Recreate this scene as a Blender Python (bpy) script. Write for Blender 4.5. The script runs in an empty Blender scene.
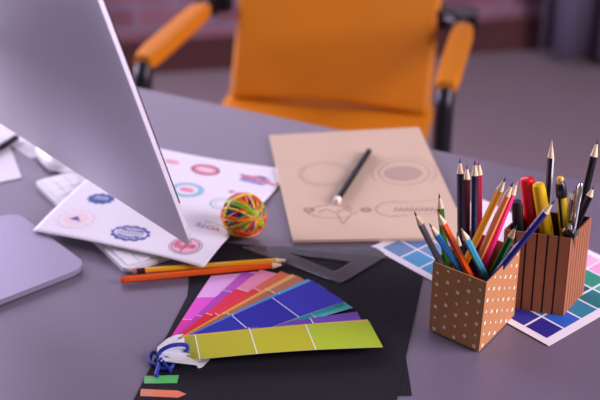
import bpy, bmesh, math, random
from mathutils import Vector, Matrix
random.seed(7)
R = math.radians
S = bpy.context.scene
COL = S.collection
DZ = 0.74                      # height of the desk top above the floor
# ---------------------------------------------------------------- camera
TH = R(28.0); FPX = 1250.0; EYE = Vector((0, 0, DZ + 0.82))
cam = bpy.data.cameras.new('camera'); camo = bpy.data.objects.new('camera', cam); COL.objects.link(camo)
camo.location = EYE; camo.rotation_euler = (R(90) - TH, 0, 0)
cam.sensor_width = 36; cam.lens = FPX / 600 * 36
cam.dof.use_dof = True; cam.dof.focus_distance = 1.42; cam.dof.aperture_fstop = 3.8
cam.clip_start = .05
S.camera = camo
# ---------------------------------------------------------------- world, light, exposure
S.view_settings.view_transform = 'Standard'; S.view_settings.look = 'None'
S.view_settings.gamma = 1; S.view_settings.use_curve_mapping = False
S.view_settings.exposure = 0.5
w = bpy.data.worlds.new('room_light'); S.world = w; w.use_nodes = True
bg = w.node_tree.nodes['Background']; bg.inputs[0].default_value = (.80, .655, .96, 1); bg.inputs[1].default_value = .14
def area(name, loc, target, size, size_y, power, col):
    l = bpy.data.lights.new(name, 'AREA'); l.shape = 'RECTANGLE'; l.size = size; l.size_y = size_y; l.energy = power; l.color = col
    o = bpy.data.objects.new(name, l); COL.objects.link(o); o.location = loc
    o.rotation_euler = (Vector(target) - Vector(loc)).to_track_quat('-Z', 'Y').to_euler(); return o
area('desk_sheen_light', (-1.1, 3.62, 1.7), (-.2, 1.5, .8), 3.7, .9, 26, (.80, .68, 1))  # added wide light out of view, gives the far desk its sheen
area('side_window_daylight', (2.25, .75, 1.75), (.1, 1.35, .74), 1.5, 1.4, 72, (.88, .71, .94))
area('left_fill_light', (-2.0, 2.85, 1.35), (-.3, 1.4, 1.0), 1.5, 1.6, 66, (.80, .69, 1))  # added fill with no window behind it, brightens the display back
# ---------------------------------------------------------------- helpers
def at(x, y, z=0.0):
    """point of the place at height z above the desk top that is seen at pixel x, y"""
    fw = Vector((0, math.cos(TH), -math.sin(TH))); up = Vector((0, math.sin(TH), math.cos(TH)))
    r = Vector((1, 0, 0)) * ((x - 300) / FPX) - up * ((y - 200) / FPX) + fw
    return EYE + r * ((DZ + z - EYE.z) / r.z)
def D(a): return Vector((math.cos(R(a)), math.sin(R(a)), 0))
def lin(c): return [((v / 255) / 12.92 if v / 255 <= .04045 else ((v / 255 + .055) / 1.055) ** 2.4) for v in c]
WH = lin((232, 215, 246))
def alb(c, k=.84):
    l = lin(c); return tuple(min(.9, max(.003, l[i] / WH[i] * k)) for i in range(3)) + (1,)
MATS = {}
def mat(name, col, rough=.5, metal=0, noise=0, nscale=40, bump=0, trans=0, coat=0, spec=.5, raw=False, ior=1.45):
    if name in MATS: return MATS[name]
    m = bpy.data.materials.new(name); m.use_nodes = True; nt = m.node_tree; b = nt.nodes['Principled BSDF']
    c = tuple(col) + (1,) if raw else alb(col)
    b.inputs['Base Color'].default_value = c; b.inputs['Roughness'].default_value = rough
    b.inputs['Metallic'].default_value = metal; b.inputs['Transmission Weight'].default_value = trans
    b.inputs['Coat Weight'].default_value = coat; b.inputs['Specular IOR Level'].default_value = spec; b.inputs['IOR'].default_value = ior
    if noise or bump:
        tc = nt.nodes.new('ShaderNodeTexCoord'); n = nt.nodes.new('ShaderNodeTexNoise'); n.inputs['Scale'].default_value = nscale; n.inputs['Detail'].default_value = 5
        nt.links.new(tc.outputs['Object'], n.inputs['Vector'])
        if noise:
            mx = nt.nodes.new('ShaderNodeMix'); mx.data_type = 'RGBA'
            mx.inputs[6].default_value = tuple(v * (1 - noise) for v in c[:3]) + (1,); mx.inputs[7].default_value = tuple(min(1, v * (1 + noise)) for v in c[:3]) + (1,)
            nt.links.new(n.outputs['Fac'], mx.inputs[0]); nt.links.new(mx.outputs[2], b.inputs['Base Color'])
        if bump:
            bp = nt.nodes.new('ShaderNodeBump'); bp.inputs['Strength'].default_value = bump; bp.inputs['Distance'].default_value = .002
            nt.links.new(n.outputs['Fac'], bp.inputs['Height']); nt.links.new(bp.outputs[0], b.inputs['Normal'])
    MATS[name] = m; return m
def tag(o, label=None, cat=None, group=None, kind=None):
    for k, v in (('label', label), ('category', cat), ('group', group), ('kind', kind)):
        if v: o[k] = v
    return o
def link(name, me, parent=None, smooth=False):
    o = bpy.data.objects.new(name, me); COL.objects.link(o)
    if parent: o.parent = parent
    if smooth: me.polygons.foreach_set('use_smooth', [True] * len(me.polygons))
    return o
def obj(name, bm, mats, parent=None, smooth=False, bevel=0, seg=2):
    if bevel: bmesh.ops.bevel(bm, geom=bm.edges[:], offset=bevel, segments=seg, affect='EDGES', profile=.6)
    bmesh.ops.recalc_face_normals(bm, faces=bm.faces[:])
    me = bpy.data.meshes.new(name); bm.to_mesh(me); bm.free()
    for m in (mats if isinstance(mats, (list, tuple)) else [mats]): me.materials.append(m)
    o = link(name, me, parent, smooth)
    if smooth: 
        try: me.set_sharp_from_angle(angle=R(40))
        except Exception: pass
    return o
def thing(name, label, cat, loc=(0, 0, 0), rot=(0, 0, 0), group=None):
    o = bpy.data.objects.new(name, None); COL.objects.link(o); o.location = loc; o.rotation_euler = rot; o.empty_display_size = .02
    return tag(o, label, cat, group)
def face(bm, pts, mi=0):
    f = bm.faces.new([bm.verts.new(p) for p in pts]); f.material_index = mi; return f
def box(bm, lo, hi, mi=0, M=None):
    x0, y0, z0 = lo; x1, y1, z1 = hi
    return hexa(bm, [(x0, y0, z0), (x1, y0, z0), (x1, y1, z0), (x0, y1, z0)], [(x0, y0, z1), (x1, y0, z1), (x1, y1, z1), (x0, y1, z1)], mi, M)
def hexa(bm, b, t, mi=0, M=None):
    v = [bm.verts.new((M @ Vector(p)) if M else p) for p in list(b) + list(t)]
    n = len(b); fs = [bm.faces.new(v[:n][::-1]), bm.faces.new(v[n:])]
    for i in range(n): fs.append(bm.faces.new((v[i], v[(i + 1) % n], v[n + (i + 1) % n], v[n + i])))
    for f in fs: f.material_index = mi
    return fs
def lathe(bm, prof, n=20, mi=0, M=None, smooth=True):
    """prof: (radius, z) from bottom to top"""
    rings = []
    for r, z in prof:
        if r < 1e-6: rings.append([bm.verts.new((M @ Vector((0, 0, z))) if M else (0, 0, z))])
        else: rings.append([bm.verts.new((M @ Vector((r * math.cos(2 * math.pi * k / n), r * math.sin(2 * math.pi * k / n), z))) if M else (r * math.cos(2 * math.pi * k / n), r * math.sin(2 * math.pi * k / n), z)) for k in range(n)])
    for a, b in zip(rings, rings[1:]):
        for k in range(n):
            q = (k + 1) % n
            if len(a) == 1 and len(b) == 1: continue
            if len(a) == 1: f = bm.faces.new((a[0], b[q], b[k]))
            elif len(b) == 1: f = bm.faces.new((a[k], a[q], b[0]))
            else: f = bm.faces.new((a[k], a[q], b[q], b[k]))
            f.material_index = mi
    for rg, rev in ((rings[0], True), (rings[-1], False)):
        if len(rg) > 1: f = bm.faces.new(rg[::-1] if rev else rg); f.material_index = mi
def tube(bm, pts, r, n=10, mi=0, closed=False, flat=1.0):
    pts = [Vector(p) for p in pts]; N = len(pts); rings = []; prev = None
    for i, p in enumerate(pts):
        a = pts[(i - 1) % N] if (closed or i) else p; b = pts[(i + 1) % N] if (closed or i < N - 1) else p
        t = (b - a).normalized()
        u = prev - t * prev.dot(t) if prev else (Vector((0, 0, 1)).cross(t) if abs(t.z) < .9 else Vector((1, 0, 0)).cross(t))
        u.normalize(); prev = u; v = t.cross(u)
        rings.append([bm.verts.new(p + (u * math.cos(2 * math.pi * k / n) + v * math.sin(2 * math.pi * k / n) * flat) * r) for k in range(n)])
    for i in range(N if closed else N - 1):
        a, b = rings[i], rings[(i + 1) % N]
        for k in range(n):
            q = (k + 1) % n; f = bm.faces.new((a[k], a[q], b[q], b[k])); f.material_index = mi
    if not closed: bm.faces.new(rings[0][::-1]); bm.faces.new(rings[-1])
def smooth_path(pts, n=8):
    pts = [Vector(p) for p in pts]; out = []
    for i in range(len(pts) - 1):
        p0 = pts[max(i - 1, 0)]; p1 = pts[i]; p2 = pts[i + 1]; p3 = pts[min(i + 2, len(pts) - 1)]
        for k in range(n):
            t = k / n
            out.append(.5 * ((2 * p1) + (p2 - p0) * t + (2 * p0 - 5 * p1 + 4 * p2 - p3) * t * t + (3 * p1 - p0 - 3 * p2 + p3) * t ** 3))
    return out + [pts[-1]]
NB = bmesh.new
def V3(p, z=None): return Vector((p[0], p[1], DZ + (p[2] if z is None else z)))
def rel(o, p): return Vector(p) - Vector(o)

# ---------------------------------------------------------------- the setting
def brick_mat():
    m = bpy.data.materials.new('purple_brown_brick'); m.use_nodes = True; nt = m.node_tree; b = nt.nodes['Principled BSDF']; b.inputs['Roughness'].default_value = .9
    tc = nt.nodes.new('ShaderNodeTexCoord'); mp = nt.nodes.new('ShaderNodeMapping'); mp.inputs['Rotation'].default_value = (R(90), 0, 0)
    br = nt.nodes.new('ShaderNodeTexBrick'); nt.links.new(tc.outputs['Object'], mp.inputs[0]); nt.links.new(mp.outputs[0], br.inputs[0])
    br.inputs['Color1'].default_value = (.17, .055, .07, 1); br.inputs['Color2'].default_value = (.30, .15, .17, 1); br.inputs['Mortar'].default_value = (.26, .2, .26, 1)
    br.inputs['Scale'].default_value = 1; br.inputs['Brick Width'].default_value = .25; br.inputs['Row Height'].default_value = .075; br.inputs['Mortar Size'].default_value = .008
    n = nt.nodes.new('ShaderNodeTexNoise'); n.inputs['Scale'].default_value = 7; nt.links.new(tc.outputs['Object'], n.inputs[0])
    mx = nt.nodes.new('ShaderNodeMix'); mx.data_type = 'RGBA'; mx.blend_type = 'OVERLAY'; mx.inputs[0].default_value = .5
    nt.links.new(br.outputs[0], mx.inputs[6]); nt.links.new(n.outputs[0], mx.inputs[7]); nt.links.new(mx.outputs[2], b.inputs['Base Color'])
    bp = nt.nodes.new('ShaderNodeBump'); bp.inputs['Strength'].default_value = .5; nt.links.new(br.outputs[1], bp.inputs['Height']); bp.invert = True; nt.links.new(bp.outputs[0], b.inputs['Normal'])
    return m
bm = NB(); box(bm, (-5, -2.5, -.05), (5, 6, 0))
tag(obj('floor', bm, mat('floor_carpet', (126, 104, 120), .75, noise=.07, nscale=6, bump=.15)), kind='structure')
WA = 9.6; wo = Vector((-.281, 3.87, 0))
Mw = Matrix.Translation(wo) @ Matrix.Rotation(R(WA), 4, 'Z')
bm = NB(); box(bm, (-4, 0, 0), (-3.0, .2, 2.9)); box(bm, (1.1, 0, 0), (4, .2, 2.9)); box(bm, (-3.0, 0, 0), (1.1, .2, 1.2)); box(bm, (-3.0, 0, 2.2), (1.1, .2, 2.9))
o = obj('wall_back', bm, brick_mat()); o.matrix_world = Mw; tag(o, kind='structure')
bm = NB(); box(bm, (-4, -.02, 0), (4, 0, .11)); box(bm, (-4, -.026, .095), (4, -.02, .11))
o = obj('baseboard_back', bm, mat('baseboard_brown', (84, 44, 48), .5, noise=.15, nscale=3)); o.matrix_world = Mw; tag(o, kind='structure')
wf = NB()
for lo, hi in (((-3.0, .0, 1.2), (1.1, .1, 1.26)), ((-3.0, 0, 2.14), (1.1, .1, 2.2)), ((-3.0, 0, 1.25), (-2.94, .1, 2.15)), ((1.04, 0, 1.25), (1.1, .1, 2.15)), ((-.33, .01, 1.25), (-.27, .09, 2.15)), ((-1.63, .01, 1.25), (-1.57, .09, 2.15))): box(wf, lo, hi)
fo = obj('added_window_1', wf, mat('window_paint', (225, 215, 235), .5)); fo.matrix_world = Mw; tag(fo, kind='structure')  # unseen window, added to go with the desk sheen light
g = NB(); box(g, (-2.94, .05, 1.26), (1.04, .056, 2.14)); obj('pane', g, mat('pane_glass', (235, 230, 240), .02, trans=1), fo)

# curtain at the right end of the wall
def curtain():
    bm = NB(); n = 90; W = 1.0; rows = []
    base = Vector((.80, 3.93, 0)); u = D(-14)
    for j in range(9):
        z = .03 + j * .32; row = []
        for i in range(n + 1):
            s = i / n; d = .042 * math.sin(s * 2 * math.pi * 7.5 + .4) + .016 * math.sin(s * 41 + j * .25)
            p = base + u * (s * W) + Vector((-u.y, u.x, 0)) * d * (1 - .25 * j / 8) + Vector((0, 0, z)); row.append(bm.verts.new(p))
        rows.append(row)
    for a, b in zip(rows, rows[1:]):
        for i in range(n): bm.faces.new((a[i], a[i + 1], b[i + 1], b[i]))
    o = obj('curtain', bm, mat('curtain_cloth', (102, 88, 120), .9, bump=.2, nscale=300), smooth=True)
    md = o.modifiers.new('thickness', 'SOLIDIFY'); md.thickness = .003
    tag(o, 'purple grey curtain hanging in folds against the brick wall at right', 'curtain')
curtain()

# ---------------------------------------------------------------- desk
eA = at(137, 87); eB = at(560, 176); ed = (eB - eA).normalized(); en = Vector((ed.y, -ed.x, 0))   # en points to the camera side
desk = thing('desk', 'matte grey desk with a straight far edge, holding the papers and pencil boxes', 'desk', (0, 1.2, 0))
def dk(a, b, z): return eA + ed * a + en * b + Vector((0, 0, z - DZ)) - Vector((0, 1.2, 0))
bm = NB(); hexa(bm, [dk(-1.35, 0, DZ - .028), dk(-1.35, 1.0, DZ - .028), dk(1.35, 1.0, DZ - .028), dk(1.35, 0, DZ - .028)], [dk(-1.35, 0, DZ), dk(-1.35, 1.0, DZ), dk(1.35, 1.0, DZ), dk(1.35, 0, DZ)])
obj('desk_top', bm, mat('desk_laminate', (116, 100, 128), .36, noise=.02, nscale=30, spec=.55), desk, bevel=.002)
for a, b in ((-1.28, .06), (-1.28, .92), (1.27, .06), (1.27, .92)):
    bm = NB(); hexa(bm, [dk(a, b, 0), dk(a, b + .04, 0), dk(a + .04, b + .04, 0), dk(a + .04, b, 0)], [dk(a, b, DZ - .029), dk(a, b + .04, DZ - .029), dk(a + .04, b + .04, DZ - .029), dk(a + .04, b, DZ - .029)])
    obj('leg', bm, mat('desk_leg_metal', (70, 64, 74), .4, metal=.6), desk)

# ---------------------------------------------------------------- armchair behind the desk
def chair():
    O = Vector((-.02, 2.215, 0)); t = thing('office_armchair', 'orange leather armchair with black metal arms behind the desk', 'chair', O, (0, 0, R(-12.7)))
    orange = mat('orange_leather', (202, 113, 14), .55, noise=.05, nscale=9, bump=.08, spec=.4); black = mat('chair_black_metal', (22, 18, 26), .35, spec=.5)
    seam = mat('orange_seam', (200, 110, 20), .5)
    # seat cushion, slightly dished
    def sheet(name, fn, nu, nv, thick, par, m=orange):
        bm = NB(); g = [[bm.verts.new(fn(i / nu, j / nv)) for j in range(nv + 1)] for i in range(nu + 1)]
        for i in range(nu):
            for j in range(nv): bm.faces.new((g[i][j], g[i + 1][j], g[i + 1][j + 1], g[i][j + 1]))
        o = obj(name, bm, m, par, smooth=True); md = o.modifiers.new('t', 'SOLIDIFY'); md.thickness = thick; md.offset = -1
        bv = o.modifiers.new('b', 'BEVEL'); bv.width = thick * .35; bv.segments = 3; bv.limit_method = 'ANGLE'; return o
    def seatf(u, v):
        x = .006 + (u - .5) * .46; y = -.06 + v * .46
        return Vector((x, y, .455 - .012 * math.cos((u - .5) * math.pi) - .03 * max(0, .25 - v) * 2 + .0 * v))
    sheet('seat', seatf, 16, 14, .05, t)
    def backf(u, v):
        wd = .45 + .06 * v; x = .012 + .012 * v + (u - .5) * wd * (1 - .05 * math.sin(v * 3.1))
        y = .332 + v * .19 + .035 * math.cos((u - .5) * math.pi) * (.6 + .4 * math.sin(v * math.pi))
        return Vector((x, y, (.447 + v * .56)))
    bk = sheet('backrest', lambda u, v: backf(1 - u, v), 20, 20, .035, t)
    for s in (.06, .94):
        bm = NB(); tube(bm, [backf(s, k / 16) + Vector((0, -.003, 0)) for k in range(17)], .0035, 6); obj('piping', bm, seam, bk, smooth=True)
    for s in (-1, 1):
        bm = NB(); x = s * .297; xr = -.27 if s < 0 else .297
        tube(bm, smooth_path([(s * .20, .18, .40), (s * .262, .10, .40), (x, .02, .42), (x, .0, .50), (x, 0, .60), (x, .012, .632), (x, .04, .642), ((x + xr) / 2, .2, .645), (xr, .34, .648), (s * .262, .385, .65), (s * .25, .40, .652), (s * .235, .41, .655)], 5), .019, 12)
        obj('arm_frame', bm, black, t, smooth=True)
        bm = NB(); n = 14
        prof = [(-.026, -.016), (-.031, -.004), (-.031, .010), (-.024, .021), (0, .025), (.024, .021), (.031, .010), (.031, -.004), (.026, -.016)]
        rg = []
        for k in range(n + 1):
            y = .005 + .325 * k / n; e = 1 - .22 * (abs(k / n - .5) * 2) ** 8
            rg.append([bm.verts.new((x + (xr - x) * k / n + p * e * .74, y, .648 + q * e * .9)) for p, q in prof])
        for a, b in zip(rg, rg[1:]):
            for i in range(len(prof)): bm.faces.new((a[i], a[(i + 1) % len(prof)], b[(i + 1) % len(prof)], b[i]))
        bm.faces.new(rg[0]); bm.faces.new(rg[-1][::-1]); obj('arm_pad', bm, orange, t, smooth=True)
        bm = NB(); box(bm, (xr - .022, .352, .628), (xr + .022, .41, .670)); box(bm, (min(s * .225, xr), .375, .63), (max(s * .225, xr), .41, .668)); obj('arm_bracket', bm, black, t)
    bm = NB(); tube(bm, [(-.22, .17, .39), (.22, .17, .39)], .015, 10); box(bm, (-.09, .08, .365), (.09, .26, .40)); obj('seat_bracket', bm, black, t)
    bm = NB(); lathe(bm, [(.03, .09), (.03, .25), (.022, .25), (.022, .37)], 20, M=Matrix.Translation((0, .17, 0))); obj('gas_lift', bm, black, t, smooth=True)
    bm = NB()
    for k in range(5):
        a = D(72 * k + 20); tube(bm, [Vector((0, .17, .10)), Vector((0, .17, .085)) + a * .15, Vector((0, .17, .065)) + a * .29], .016, 10)
    obj('star_base', bm, black, t, smooth=True)
    for k in range(5):
        a = D(72 * k + 20) * .29; bm = NB(); lathe(bm, [(.0, -.02), (.026, -.018), (.028, 0), (.026, .018), (0, .02)], 18, M=Matrix.Translation(Vector((0, .17, .028)) + a) @ Matrix.Rotation(R(90), 4, 'X')); obj('caster', bm, black, t, smooth=True)
chair()

# ---------------------------------------------------------------- monitor
def monitor():
    UA = 130.5; u = D(UA); n = D(UA - 90); tau = R(17)
    corner = at(194.5, 244.5, .115); upv = -n * math.sin(tau) + Vector((0, 0, math.cos(tau))); nn = (n * math.cos(tau) + Vector((0, 0, math.sin(tau))))
    W, Hh = .58, .45
    foot_front = at(80, 258).dot(n) - .008; cu = corner.dot(u) + W / 2
    O = u * cu + n * (foot_front - .1) + Vector((0, 0, DZ))
    t = thing('computer_monitor', 'large brushed aluminium desktop computer display seen from behind, at the left edge', 'monitor', O)
    alu = mat('anodised_aluminium', (242, 224, 252), .5, metal=.85, noise=.01, nscale=200, spec=.5)
    P = lambda a, b, c: corner + u * a + upv * b + nn * c - O
    # back shell
    bm = NB(); N = 60; M_ = 46; rc = .012
    def outline(a, b):
        # pull grid corner points onto a rounded corner
        for ca, cb, sa, sb in ((rc, rc, -1, -1), (W - rc, rc, 1, -1), (rc, Hh - rc, -1, 1), (W - rc, Hh - rc, 1, 1)):
            if (a - ca) * sa > 0 and (b - cb) * sb > 0:
                dx, dy = a - ca, b - cb; m = max(abs(dx), abs(dy)); l = math.hypot(dx, dy)
                return ca + dx * m / l, cb + dy * m / l
        return a, b
    def bulge(a, b):
        x = min(a, W - a) / (W / 2); y = min(b, Hh - b) / (Hh / 2)
        q = min(1, x) ; r = min(1, y)
        f = (1 - (1 - q) ** 2.0) * (1 - (1 - r) ** 2.0); return .005 + .044 * f ** 1.3
    ax = sorted({0, .002, .004, .008, rc, W - rc, W - .008, W - .004, W - .002, W} | {W * i / N for i in range(1, N)})
    by = sorted({0, .002, .004, .008, rc, Hh - rc, Hh - .008, Hh - .004, Hh - .002, Hh} | {Hh * i / M_ for i in range(1, M_)})
    back = [[None] * len(by) for _ in ax]; front = [[None] * len(by) for _ in ax]
    for i, a in enumerate(ax):
        for j, b in enumerate(by):
            a2, b2 = outline(a, b); back[i][j] = bm.verts.new(P(a2, b2, -bulge(a, b)))
    for i in range(len(ax) - 1):
        for j in range(len(by) - 1): bm.faces.new((back[i][j], back[i][j + 1], back[i + 1][j + 1], back[i + 1][j]))
    rim = [(i, 0) for i in range(len(ax))] + [(len(ax) - 1, j) for j in range(1, len(by))] + [(i, len(by) - 1) for i in range(len(ax) - 2, -1, -1)] + [(0, j) for j in range(len(by) - 2, 0, -1)]
    fr = []
    for i, j in rim:
        a2, b2 = outline(ax[i], by[j]); fr.append(bm.verts.new(P(a2, b2, 0)))
    for k in range(len(rim)):
        q = (k + 1) % len(rim); bm.faces.new((back[rim[k][0]][rim[k][1]], back[rim[q][0]][rim[q][1]], fr[q], fr[k]))
    bm.faces.new(fr)
    sh = obj('back_shell', bm, alu, t, smooth=True)
    bm = NB(); hexa(bm, [P(.001, .06, .0002), P(W - .001, .06, .0002), P(W - .001, Hh - .001, .0002), P(.001, Hh - .001, .0002)], [P(.001, .06, .0022), P(W - .001, .06, .0022), P(W - .001, Hh - .001, .0022), P(.001, Hh - .001, .0022)])
    obj('front_glass', bm, mat('black_screen_glass', (14, 12, 16), .08), t, bevel=.0004)
    bm = NB(); hexa(bm, [P(.004, .003, .0002), P(W - .004, .003, .0002), P(W - .004, .058, .0002), P(.004, .058, .0002)], [P(.004, .003, .0012), P(W - .004, .003, .0012), P(W - .004, .058, .0012), P(.004, .058, .0012)])
    obj('chin_panel', bm, alu, t)
    # stand: neck plate with a bend and foot plate
    bm = NB(); hw = .094; fz = .0015
    pts = []; r_ = .022
    def rr(s, tt): return u * s + n * tt
    for cx, cy, a0 in ((hw - r_, .1 - r_, 0), (-hw + r_, .1 - r_, 90), (-hw + r_, -.1 + r_, 180), (hw - r_, -.1 + r_, 270)):
        for k in range(9):
            a = R(a0 + k * 90 / 8); pts.append((cx + r_ * math.cos(a), cy + r_ * math.sin(a)))
    hexa(bm, [rr(*p) + Vector((0, 0, fz)) for p in pts], [rr(*p) + Vector((0, 0, fz + .007)) for p in pts])
    obj('foot', bm, mat('foot_aluminium', (160, 142, 180), .5, metal=.5), t, bevel=.0012, seg=2)
    bm = NB(); hexa(bm, [rr(p[0] * .94, p[1] * .94) + Vector((0, 0, 0.0002)) for p in pts], [rr(p[0] * .94, p[1] * .94) + Vector((0, 0, fz)) for p in pts]); obj('foot_pad', bm, mat('black_rubber', (20, 18, 22), .8), t)
    ctr = corner + u * (W / 2) + upv * .22 - nn * .04 - O
    path = smooth_path([n * -.092 + Vector((0, 0, .006)), n * -.098 + Vector((0, 0, .03)), n * -.09 + Vector((0, 0, .08)), n * -.05 + Vector((0, 0, .19)), ctr - n * .03, ctr], 6)
    bm = NB(); prv = None
    for i, p in enumerate(path):
        tt = (path[min(i + 1, len(path) - 1)] - path[max(i - 1, 0)]).normalized(); nv = u.cross(tt).normalized()
        hwid = .075
        ring = [bm.verts.new(p + u * hwid + nv * .003), bm.verts.new(p - u * hwid + nv * .003), bm.verts.new(p - u * hwid - nv * .003), bm.verts.new(p + u * hwid - nv * .003)]
        if prv:
            for k in range(4): bm.faces.new((prv[k], prv[(k + 1) % 4], ring[(k + 1) % 4], ring[k]))
        else: bm.faces.new(ring)
        prv = ring
    bm.faces.new(prv); obj('neck', bm, alu, t)
monitor()

# ---------------------------------------------------------------- keyboard and mouse
K0 = at(125, 269, .008); K1 = at(34, 181, .008); K0.z = K1.z = DZ
kd = (K1 - K0).normalized(); kn = Vector((kd.y, -kd.x, 0)); KL = (K1 - K0).length; KW = .115
def keyboard():
    t = thing('keyboard', 'flat white keyboard lying mostly hidden beneath the sheet of printed badges', 'keyboard', K0)
    P = lambda a, b, z: kd * a + kn * b + Vector((0, 0, z))
    bm = NB(); r_ = .008; pts = []
    for cx, cy, a0 in ((KL - r_, KW - r_, 0), (r_, KW - r_, 90), (r_, r_, 180), (KL - r_, r_, 270)):
        for k in range(6): a = R(a0 + k * 18); pts.append((cx + r_ * math.cos(a), cy + r_ * math.sin(a)))
    hexa(bm, [P(*p, .0005) for p in pts], [P(*p, .0075) for p in pts]); obj('keyboard_case', bm, mat('keyboard_white', (232, 222, 246), .5), t, bevel=.0008)
    km = mat('white_key', (236, 226, 248), .5); cols = 14; kw = (KL - .012) / cols; kh = (KW - .012) / 6
    proto = None
    for i in range(cols):
        for j in range(6):
            if j == 0 and 4 <= i <= 8:
                if i != 6: continue
            a = .006 + kw * (i + .5); b = .006 + kh * (j + .5)
            if proto is None:
                bm = NB(); box(bm, (-kw * .46, -kh * .46, 0), (kw * .46, kh * .46, .0022)); bmesh.ops.bevel(bm, geom=bm.edges[:], offset=.0006, segments=1, affect='EDGES')
                proto = o = obj('key', bm, km, t)
            else: o = proto.copy(); COL.objects.link(o); o.parent = t
            o.location = P(a, b, .0073); o.rotation_euler = (0, 0, math.atan2(kd.y, kd.x)); o.scale = (4.9 if (i == 6 and j == 0) else 1, 1, 1)
keyboard()
def mouse():
    c = at(59, 155, .01); c.z = DZ; t = thing('computer_mouse', 'white rounded computer mouse peeking out under the display edge', 'mouse', c, (0, 0, R(122)))
    def shell(zs, m, name, z0, z1, sc=1):
        bm = NB(); n = 28; rings = []
        for k in range(7):
            f = k / 6; r = math.cos(f * math.pi / 2) ** .6 if f < 1 else 0
            z = z0 + (z1 - z0) * math.sin(f * math.pi / 2)
            if r < 1e-3: rings.append([bm.verts.new((0, 0, z))]); continue
            ring = []
            for q in range(n):
                a = 2 * math.pi * q / n; cx = math.copysign(abs(math.cos(a)) ** .75, math.cos(a)); cy = math.copysign(abs(math.sin(a)) ** .75, math.sin(a))
                ring.append(bm.verts.new((cx * .054 * r * sc, cy * .028 * r * sc, z)))
            rings.append(ring)
        for a, b in zip(rings, rings[1:]):
            for q in range(n):
                if len(b) == 1: bm.faces.new((a[q], a[(q + 1) % n], b[0]))
                else: bm.faces.new((a[q], a[(q + 1) % n], b[(q + 1) % n], b[q]))
        bm.faces.new(rings[0][::-1]); return obj(name, bm, m, t, smooth=True)
    shell(0, mat('mouse_white', (244, 236, 252), .2), 'mouse_shell', .006, .022)
    shell(0, mat('mouse_base', (120, 112, 130), .4, metal=.5), 'mouse_base', .0005, .007, .95)
mouse()

# notes at the far left
def flat_quad(name, px, z, thick, m, label, cat, group=None, bevel=0):
    pts = [at(*p, z + thick) for p in px]; c = sum(pts, Vector()) / len(pts); c.z = DZ + z
    bm = NB(); hexa(bm, [Vector((p.x - c.x, p.y - c.y, 0)) for p in pts], [Vector((p.x - c.x, p.y - c.y, thick)) for p in pts])
    o = obj(name, bm, m, bevel=bevel); o.location = c; return tag(o, label, cat, group)
paper = mat('white_paper', (238, 228, 250), .85, spec=.25)
flat_quad('note_card', [(-40, 190), (21.5, 177), (7, 138), (-45, 146)], .0005, .0015, paper, 'small white note card lying left of the mouse', 'card')
flat_quad('notepaper', [(12, 146), (30, 158), (70, 150), (12, 118), (-40, 122), (-40, 142), (2, 143)], .0002, .0002, paper, 'white sheet lying behind the note card, mostly hidden by the display', 'paper')

a, b = at(-14, 157, .006), at(17, 137, .006)
t = thing('ballpoint_pen', 'black pen lying across the note card at the left edge', 'pen', a, (b - a).to_track_quat('Z', 'Y').to_euler()); Lb = (b - a).length
bm = NB(); lathe(bm, [(.003, -.05), (.0045, -.04), (.0045, Lb * .5)], 16); obj('barrel', bm, mat('black_plastic', (24, 20, 28), .35), t, smooth=True)
bm = NB(); lathe(bm, [(.005, Lb * .48), (.005, Lb - .002), (.004, Lb)], 16); obj('cap', bm, mat('black_plastic', (24, 20, 28), .35), t, smooth=True)
# ---------------------------------------------------------------- papers
black_paper = mat('black_card', (30, 26, 35), .8, spec=.25, noise=.04, nscale=60)
A1 = at(426, 263); adir = D(-101.2); aw = D(168.8)
def card(name, p, d1, l1, d2, l2, z, th, m, label, cat, group=None):
    bm = NB(); q = [Vector((0, 0, 0)), d1 * l1, d1 * l1 + d2 * l2, d2 * l2]
    hexa(bm, q, [v + Vector((0, 0, th)) for v in q]); o = obj(name, bm, m); o.location = Vector((p.x, p.y, DZ + z)); return tag(o, label, cat, group)
B1 = at(412, 396)
card('black_card_sheet', B1, D(91), .26, D(181), .255, .0002, .0003, black_paper, 'lower black paper sheet whose corner pokes out at the bottom, right of the other', 'paper')
card('black_card_sheet', A1, adir, .42, aw, .277, .0006, .0003, black_paper, 'large upper black paper sheet lying under the colour fan and set square', 'paper')

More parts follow.
